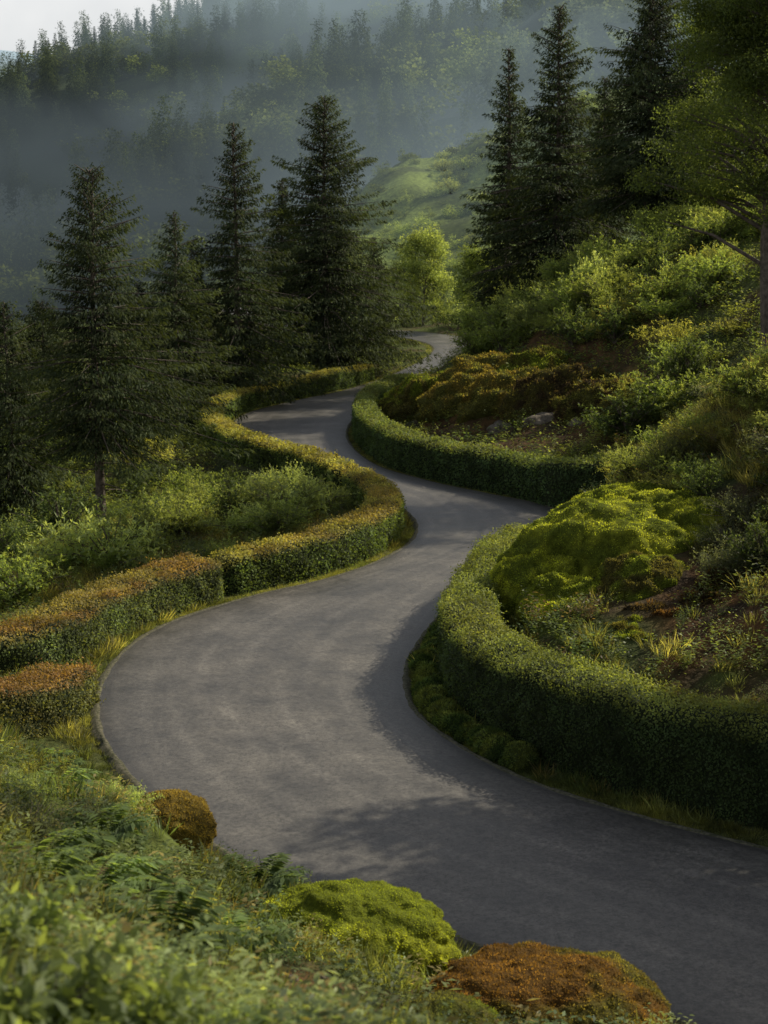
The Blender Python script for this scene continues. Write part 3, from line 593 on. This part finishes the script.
# ------------------------------------------------------------ small plant protos for ground cover
def grass_proto(seed, n=34, h=.35, rad=.18, w0=.012):
    rg = np.random.default_rng(seed); a = rg.random(n)*6.283; r_ = rg.random(n)*rad
    c = np.stack([np.cos(a)*r_, np.sin(a)*r_, np.zeros(n)], 1); d = np.stack([np.cos(a)*.5, np.sin(a)*.5, np.ones(n)], 1)+rg.normal(size=(n,3))*.25
    return quads(c, d, rdir(n), h*rg.uniform(.5,1.2,n), w0+.01*rg.random(n), .25), np.ones(n)*.5+rg.random(n)*.8
def herb_proto(seed, n=40, h=.3, rad=.25, leaf=.07, wd=.55):
    rg = np.random.default_rng(seed); a = rg.random(n)*6.283; r_ = rg.random(n)**.6*rad
    c = np.stack([np.cos(a)*r_, np.sin(a)*r_, h*rg.random(n)*(1-.5*r_/rad)], 1); d = np.stack([np.cos(a), np.sin(a), rg.random(n)*.8-.1], 1)+rg.normal(size=(n,3))*.3
    return quads(c, d, np.array([0,0,1.])+rg.normal(size=(n,3))*.35, leaf*rg.uniform(.6,1.4,n), leaf*wd, .2), .5+rg.random(n)*.4+.6*c[:,2]/h
def sprig_proto(seed, stems=7, h=.5, leaf=.075, lps=12):
    rg = np.random.default_rng(seed); c = []; d = []
    for i in range(stems):
        az = rg.random()*6.283; rd = np.array([math.cos(az), math.sin(az), 0]); hh = h*rg.uniform(.6,1.1); le = rg.uniform(.1,.5)
        for j in range(lps):
            s = (j+1)/lps; p_ = rd*(.04+le*hh*s**1.5)+np.array([0,0,hh*s*(1-.25*s*le)]); a2 = j*2.4+i
            c.append(p_); d.append(np.array([math.cos(a2), math.sin(a2), .35])+rd*.3)
    c = np.array(c); d = np.array(d); n = len(c)
    return quads(c, d, np.array([0,0,1.])+rg.normal(size=(n,3))*.3, leaf*rg.uniform(.6,1.3,n), leaf*.42, .2), .6+.7*rg.random(n)
def fern_proto(seed, fr=9, h=.45, L_=.7, pin=16):
    rg = np.random.default_rng(seed); c = []; d = []; l = []
    for i in range(fr):
        az = i*6.283/fr+rg.normal()*.25; rd = np.array([math.cos(az), math.sin(az), 0]); tn = np.array([-rd[1], rd[0], 0]); ll = L_*rg.uniform(.7,1.1); hh = h*rg.uniform(.7,1.1)
        for j in range(pin):
            s = .12+.88*j/pin; p_ = rd*ll*s+np.array([0,0,hh*(1.5*s-1.15*s*s)])
            for sg in (-1,1):
                c.append(p_); d.append(tn*sg+rd*.45+np.array([0,0,-.1])+rg.normal(size=3)*.08); l.append(ll*.3*math.sin(math.pi*(.15+.85*s)**.8)+.02)
    c = np.array(c); d = np.array(d); l = np.array(l)
    return quads(c, d, np.array([0,0,1.])+rg.normal(size=(len(c),3))*.2, l, np.maximum(l*.26,.02), .2), .7+.6*rg.random(len(c))
def scatter(name, cat, label, protos_, x, y, s, c1, c2, mat=None, c3=None):
    ex_ = np.array(EXC); keep = np.ones(len(x), bool)
    for q in range(0, len(x), 2000):
        d2 = (x[q:q+2000,None]-ex_[None,:,0])**2+(y[q:q+2000,None]-ex_[None,:,1])**2; keep[q:q+2000] = ~(d2 < ex_[None,:,2]**2).any(1)
    x = x[keep]; y = y[keep]; s = s[keep]
    z = Zs(x, y)
    Qs = []; Cl = []; n = len(x)
    kn = fbm(x/1.1, y/1.1, 1)*2.2+rng.random(n)*.6; kind = (np.floor((kn % 1)*len(protos_))).astype(int) % len(protos_)
    base = lerp(c1, c2, sstep(.35,.65,fbm(x/1.3, y/1.3, 3))*.75+.25*rng.random(n))*rng.uniform(.65,1.35,(n,1))
    if c3 is not None:
        m3 = (rng.random(n) < .14)[:,None]; base = np.where(m3, np.array(c3)*rng.uniform(.7,1.3,(n,1)), base)
    for k_, (Q, f_) in enumerate(protos_):
        m = np.where(kind == k_)[0]
        if not len(m): continue
        a = rng.random(len(m))*6.283; ca = np.cos(a)[:,None,None]; sa = np.sin(a)[:,None,None]; sc = s[m][:,None,None]
        X = (Q[None,:,:,0]*ca-Q[None,:,:,1]*sa)*sc+x[m][:,None,None]; Yq = (Q[None,:,:,0]*sa+Q[None,:,:,1]*ca)*sc+y[m][:,None,None]; Zq = Q[None,:,:,2]*sc+z[m][:,None,None]-.02
        Qs.append(np.stack([X,Yq,Zq], -1).reshape(-1,4,3)); Cl.append((base[m][:,None,:]*f_[None,:,None]).reshape(-1,3))
    ob = link(name, leafme(name, np.concatenate(Qs), np.concatenate(Cl), mat or M_leaf)); tag(ob, label, cat, kind='stuff'); return ob
def pts(n, y0, y1, umin=-60, umax=830, dmin=.5, pw=1.0, side=0):
    Y = y0+(y1-y0)*rng.random(n)**pw; u = rng.uniform(umin, umax, n); x = (u-384)/F*Y*1.02
    d_, s_ = dist_road(x, Y); m = d_ > dmin
    if side: m &= (s_ == side)
    return x[m], Y[m], d_[m], s_[m]
gpz = [grass_proto(i) for i in (1,2,3)]; hp = [herb_proto(i) for i in (1,2,3)]; hp2 = [herb_proto(7, 34, .2, .3, .05, .6), herb_proto(8, 36, .25, .28, .045, .5)]
hpn = [herb_proto(11, 60, .32, .28, .045, .45), herb_proto(12, 70, .4, .22, .04, .4), herb_proto(13, 50, .2, .32, .04, .6)]
spz = [sprig_proto(1), sprig_proto(2, 9, .42, .06, 14), sprig_proto(3, 6, .6, .09, 10), sprig_proto(4, 8, .35, .11, 6), sprig_proto(5, 5, .3, .13, 5)]
x, y, d_, s_ = pts(6500, 5, 26, dmin=.45); gm = fbm(x/1.6, y/1.6, 0) > .48; x, y = x[gm], y[gm]; scatter('grass','grass','green grass tufts in patches over the near left slope', gpz, x, y, rng.uniform(.4,1.0,len(x)), (.035,.05,.018), (.078,.082,.03), M_near, (.09,.075,.03))
x, y, d_, s_ = pts(5500, 4.5, 26, dmin=.6); scatter('ground_cover','ground cover','small leaved green ground cover on the near left slope', hpn+hp2, x, y, rng.uniform(.3,.8,len(x)), (.018,.029,.012), (.062,.075,.025), M_near, (.055,.038,.018))
x, y, d_, s_ = pts(2600, 5, 25, dmin=.8); scatter('weeds','weeds','leafy weed sprigs standing among the ground cover on the near left slope', spz, x, y, rng.uniform(.35,.9,len(x)), (.035,.052,.022), (.09,.105,.042), M_near, (.10,.085,.03))
def bare(x, y, s_):
    u_ = 384+F*x/y; return ((s_ > 0) & (y < 32) & (u_ > 640) & (rng.random(len(x)) < .55)) | ((s_ > 0) & (y > 62) & (y < 84) & (u_ < 640) & (rng.random(len(x)) < .4))
x, y, d_, s_ = pts(9500, 26, 60, dmin=.4); m = ~bare(x,y,s_) & ~((s_ > 0) & (y < 31) & (rng.random(len(x)) < .75)); x, y = x[m], y[m]
scatter('grass','grass','dry yellow green grass over the banks along the middle road', gpz, x, y, rng.uniform(.6,1.4,len(x)), (.05,.056,.02), (.115,.105,.038), M_near)
x, y, d_, s_ = pts(12000, 26, 62, dmin=1.8); m = ~bare(x,y,s_); x, y = x[m], y[m]
scatter('ground_cover','ground cover','leafy green ground cover over the banks along the middle road', hp+hpn+spz[:2], x, y, rng.uniform(.6,1.7,len(x)), (.022,.036,.013), (.068,.08,.025), M_near, (.05,.035,.018))
x, y, d_, s_ = pts(9500, 60, 135, dmin=.8); m = ~bare(x,y,s_); x, y = x[m], y[m]
scatter('undergrowth','undergrowth','dense undergrowth over the far banks', hp+hpn, x, y, rng.uniform(1.5,3.3,len(x)), (.022,.034,.013), (.065,.073,.022))
vx = []; vy = []
for E, O in ((Ls, Rs), (Rs, Ls)):
    for i in range(b0-10, NS-40):
        d = (E[i]-O[i])/np.linalg.norm(E[i]-O[i])
        for _ in range(18):
            t = random.random(); q = E[i]*(1-t)+E[min(i+1,NS-1)]*t+d*random.uniform(.06,.72); vx.append(q[0]); vy.append(q[1])
scatter('verge_grass','grass','short yellow green grass strip along the road edges', gpz+hp2, np.array(vx), np.array(vy), rng.uniform(.2,.5,len(vx)), (.04,.05,.018), (.085,.085,.026), M_near)
for i in range(26):
    idn = int(b0+12*(3.4+i*.19)); d = (Rs[idn]-Ls[idn]); d /= np.linalg.norm(d); q = Rs[idn]+d*random.uniform(.45,.6)
    s = random.uniform(.24,.38)
    lump('low_clump','ground plant','low rounded green cushion plant between the road and the tall near hedge', q[0], q[1], s, s, s*.9, (.026,.04,.014), (.05,.06,.018), 80+i, 'cushion plants at the foot of the tall near hedge', fuzz=2200, fl=.06, sub=3, sink=.2)

# foreground things
def thing_from(name, cat, proto, x, y, s, cl, label, group, mat=M_near):
    Q, f_ = proto; me = leafme(name, Q, np.array(cl)*f_[:,None], mat)
    ob = link(name, me); ob.location = (float(x), float(y), float(Zs(x,y)[0])-.02); ob.scale = (s,s,s); ob.rotation_euler = (0,0,random.random()*6.28); return tag(ob, label, cat, group)
f0 = thing_from('fern','fern',fern_proto(11,11,.5,.75,20), xu(40,16),16,.9,(.055,.077,.028),'green fern on the near left slope','ferns on the near left slope')
for u, Y in [(90,14),(20,12),(215,10.5),(90,17),(60,19),(250,14),(10,17.5),(110,20),(20,22),(50,24),(70,10.5),(150,9),(20,9.5),(120,12.2)]:
    q = f0.copy(); C.objects.link(q); x = xu(u,Y); q.location = (x, Y, float(Zs(x,Y)[0])+.12); q.rotation_euler = (random.uniform(-.15,.15),random.uniform(-.15,.15),random.random()*6.28); s = random.uniform(.6,1.05); q.scale = (s,s,s)
big = shrub_mesh(61, .55, .5, 18, 6, 6, .1, .5, (.03,.046,.02), (.09,.11,.04))
bp = mkshrub('leafy_plant','plant',big, xu(40,3.8),3.8,.7,'soft leafy plant out of focus in the bottom left corner','out of focus plants in the bottom left corner', mat=M_near)
for u, Y, s in [(-30,3.6,.8),(130,3.7,.55),(10,4.6,.85),(100,4.8,.7),(190,4.6,.5),(-10,5.8,.75),(70,6.6,.55),(230,5.4,.4)]:
    x = xu(u,Y); dup(bp, (x, Y, float(Zs(x,Y)[0])), random.random()*6.28, s)

# ------------------------------------------------------------ hills
def hill(name, D, Db, sil, zb, amp, colr):
    su = [s_[0] for s_ in sil]; sv = [s_[1] for s_ in sil]
    U = np.linspace(-500, 1300, 150); zt = HC+np.array([at(384, np.interp(u, su, sv), D)[2]-HC for u in U]); X = (U-384)/F*D
    T = np.concatenate([np.linspace(0,1,50), np.linspace(1.05,2.2,14)])
    V = []
    for t in T:
        Y = Db+(D-Db)*t; sh = math.sin(min(t,1)*math.pi/2)**1.25 if t <= 1 else 1-.6*(t-1)
        z = zb+(zt-zb)*sh+(fbm(X/(D*.06), np.full_like(X, Y/(D*.06)), 0)-.5)*amp*min(t*3,1)*(1 if t < .95 else .5)
        V.append(np.stack([X, np.full_like(X, Y), z], 1))
    V = np.concatenate(V); nn = len(U); idx = np.arange(nn*len(T)).reshape(len(T), nn)
    FQ = np.stack([idx[:-1,:-1].ravel(), idx[:-1,1:].ravel(), idx[1:,1:].ravel(), idx[1:,:-1].ravel()], 1)
    cv = lerp(np.array(colr)*.5, np.array(colr)*1.5, sstep(.35,.65,fbm(V[:,0]/10, V[:,1]/10, 2)))
    tag(link(name, mesh_np(name, V, FQ, M_ground, cv, True)), kind='structure')
    Zt = V[:,2].reshape(len(T), nn)
    def samp(u, t):
        fi = np.interp(t, T, np.arange(len(T))); fu = (u+500)/1800*(nn-1); i0 = np.clip(fi.astype(int),0,len(T)-2); j0 = np.clip(fu.astype(int),0,nn-2); a_ = fi-i0; b_ = fu-j0
        z = (Zt[i0,j0]*(1-b_)+Zt[i0,j0+1]*b_)*(1-a_)+(Zt[i0+1,j0]*(1-b_)+Zt[i0+1,j0+1]*b_)*a_
        return (u-384)/F*D, Db+(D-Db)*t, z
    return samp
hD = hill('meadow_hill', 270, 165, [(-500,420),(150,330),(300,260),(350,212),(375,188),(405,172),(440,168),(480,142),(540,115),(650,80),(1300,20)], -1, 10, (.09,.115,.026))
hC = hill('forest_hill', 560, 280, [(-500,420),(0,330),(60,270),(150,212),(230,150),(300,108),(380,84),(460,52),(560,10),(700,-50),(1300,-120)], -8, 24, (.03,.04,.018))
hB = hill('far_hill', 820, 600, [(-500,330),(-60,150),(0,106),(35,86),(90,62),(150,46),(200,30),(280,0),(400,-50),(600,-90),(1300,-150)], 10, 22, (.03,.04,.018))
hA = hill('distant_hill', 1700, 1100, [(-500,90),(-50,52),(0,48),(45,56),(120,80),(400,90),(1300,50)], 60, 30, (.04,.05,.03))
def lowcon(seed, nb=90):
    Q, cl, sg = conifer_leaves(1.0, .24, nb, .08, seed, blade=.07, bw=.022, per=130, droop=.35, whorl=14)
    return Q, cl
LC = [lowcon(i) for i in (1,2,3,4)]
def lowleaf(seed):
    rg = np.random.default_rng(seed); n = 420; cc = rg.normal(size=(9,3))*np.array([.2,.2,.16])+np.array([0,0,.55]); k_ = rg.integers(0,9,n)
    v = rdir(n)*.17*rg.random((n,1))**.4; c = cc[k_]+v
    return quads(c, rdir(n), rdir(n), .07, .05), np.ones((n,3))*np.array([.042,.052,.018])*(.6+.8*rg.random((n,1)))
LL = [lowleaf(i) for i in (1,2,3)]
def forest(name, label, samp, n, hmin, hmax, umin, umax, t0=.02, t1=1.0, leafy=.25, tp=1.0, bright=1.0, cat='forest'):
    u = rng.uniform(umin, umax, n); t = t0+(t1-t0)*rng.random(n)**tp; X, Yq, Z = samp(u, t); h = rng.uniform(hmin,hmax,n); Qs=[]; Cl=[]
    pl = leafy*(.3+1.4*sstep(.4,.6,fbm(X/40, Yq/40, 2))); isl = rng.random(n) < pl; kd = rng.integers(0,12,n)
    for i in range(n):
        Q, cl = (LL[kd[i]%3] if isl[i] else LC[kd[i]%4]); a = rng.random()*6.28; ca, sa = math.cos(a), math.sin(a); s = h[i]*(.65 if isl[i] else 1)
        q = np.empty_like(Q); wx = 1.5 if isl[i] else 1.0
        q[...,0] = (Q[...,0]*ca-Q[...,1]*sa)*s*wx+X[i]; q[...,1] = (Q[...,0]*sa+Q[...,1]*ca)*s*wx+Yq[i]; q[...,2] = Q[...,2]*s+Z[i]-.5-(.2*s if isl[i] else 0)
        Qs.append(q); Cl.append(cl*rng.uniform(.6,1.6)*bright)
    ob = link(name, leafme(name, np.concatenate(Qs).astype(np.float32), np.concatenate(Cl), M_far)); return tag(ob, label, cat, kind='stuff')
forest('forest','misty forest covering the middle hillside', hC, 1050, 10, 24, -40, 800, .1, 1.0, .6, .8)
forest('forest','misty forest on the far hill under the sky', hB, 650, 13, 26, -60, 520, .15, 1.0, .6, .8)
forest('forest','wooded foot of the green meadow hill', hD, 190, 4, 9, -60, 360, .05, 1.0, .5)
forest('hill_scrub','mixed green scrub on the sunlit meadow hill', hD, 380, 1.2, 5, 345, 640, .05, 1.0, 3.0, 1, 1.9, 'scrub')
n = 22; u = rng.uniform(355, 560, n); t = rng.uniform(.3,1,n); X, Yq, Z = hD(u, t)
for i in range(n):
    dup(protos[random.choice([1,5,0])], (X[i],Yq[i],Z[i]-.4), random.random()*6.28, random.uniform(1.5,2.8), 'rounded green bush on the sunlit meadow hill', 'bushes on the meadow hill')
first = None
def skyline(samp, us, label, group, tt=.985):
    global first
    for u in us:
        X, Yq, Z = samp(np.array([float(u)]), np.array([tt])); s = random.uniform(.6,1.4); loc = (float(X[0]), float(np.ravel(Yq)[0]), float(Z[0])-.5)
        if first is None:
            Q, cl, sg = conifer_leaves(16, 3.0, 150, .1, 3, blade=.9, bw=.22, per=10, whorl=16); first = root('distant_conifer', label, 'tree', loc, 0, group, s)
            V, FQ = tubes(sg[:60], 4); link('trunk', mesh_np('trunk', V, FQ, M_bark), first); link('crown', leafme('crown', Q, cl, M_far), first)
        else: dup(first, loc, random.random()*6.28, s, label, group)
skyline(hC, [random.uniform(150,520) for _ in range(56)], 'misty conifer on the skyline of the middle forested hill', 'skyline conifers of the middle hill')
skyline(hB, [random.uniform(38,300) for _ in range(56)], 'small hazy conifer against the sky on the far hill', 'skyline conifers of the far hill')

# ------------------------------------------------------------ world, sun, camera
AZ = math.radians(59); EL = math.radians(37)
wd = bpy.data.worlds.new('World'); bpy.context.scene.world = wd; wd.use_nodes = True; nt = wd.node_tree; nt.nodes.clear()
sk = N(nt, 'ShaderNodeTexSky', sky_type='NISHITA'); sk.sun_disc = False; sk.sun_elevation = EL; sk.sun_rotation = AZ; sk.air_density = 1.0; sk.dust_density = 2.5
tc = N(nt, 'ShaderNodeTexCoord'); no = N(nt, 'ShaderNodeTexNoise'); no.inputs['Scale'].default_value = 5; no.inputs['Detail'].default_value = 5
nt.links.new(tc.outputs['Generated'], no.inputs[0])
mr = N(nt, 'ShaderNodeMapRange'); mr.inputs[1].default_value = .35; mr.inputs[2].default_value = .65; mr.inputs[3].default_value = .6; mr.inputs[4].default_value = 1.0
nt.links.new(no.outputs[0], mr.inputs[0])
sx = N(nt, 'ShaderNodeSeparateXYZ'); nt.links.new(tc.outputs['Generated'], sx.inputs[0])
mz = N(nt, 'ShaderNodeMapRange'); mz.inputs[1].default_value = .5; mz.inputs[2].default_value = .22; mz.inputs[3].default_value = 0.15; mz.inputs[4].default_value = 1.0
nt.links.new(sx.outputs[2], mz.inputs[0])
mm = N(nt, 'ShaderNodeMath', operation='MULTIPLY'); nt.links.new(mr.outputs[0], mm.inputs[0]); nt.links.new(mz.outputs[0], mm.inputs[1])
mx = N(nt, 'ShaderNodeMixRGB'); nt.links.new(mm.outputs[0], mx.inputs[0]); nt.links.new(sk.outputs[0], mx.inputs[1]); mx.inputs[2].default_value = (12.6,12.6,12.4,1)
bg = N(nt, 'ShaderNodeBackground'); bg.inputs[1].default_value = .078; nt.links.new(mx.outputs[0], bg.inputs[0])
wo = N(nt, 'ShaderNodeOutputWorld'); nt.links.new(bg.outputs[0], wo.inputs[0])
sl = bpy.data.lights.new('sun', 'SUN'); sl.energy = 5.0; sl.angle = math.radians(.5); sl.color = (1,.92,.76)
so = bpy.data.objects.new('sun', sl); C.objects.link(so)
dv = Vector((math.sin(AZ)*math.cos(EL), math.cos(AZ)*math.cos(EL), math.sin(EL))); so.rotation_euler = dv.to_track_quat('Z','Y').to_euler()
cam = bpy.data.cameras.new('camera'); cam.sensor_fit = 'VERTICAL'; cam.sensor_height = 36; cam.sensor_width = 27; cam.lens = 50; cam.clip_end = 6000; cam.clip_start = .1
cam.dof.use_dof = True; cam.dof.focus_distance = 28; cam.dof.aperture_fstop = 2.4
co = bpy.data.objects.new('camera', cam); C.objects.link(co); co.location = (0,0,HC); co.rotation_euler = (math.pi/2-PT,0,0)
bpy.context.scene.camera = co
sc = bpy.context.scene; sc.view_settings.view_transform = 'Standard'; sc.view_settings.look = 'None'; sc.view_settings.exposure = 0
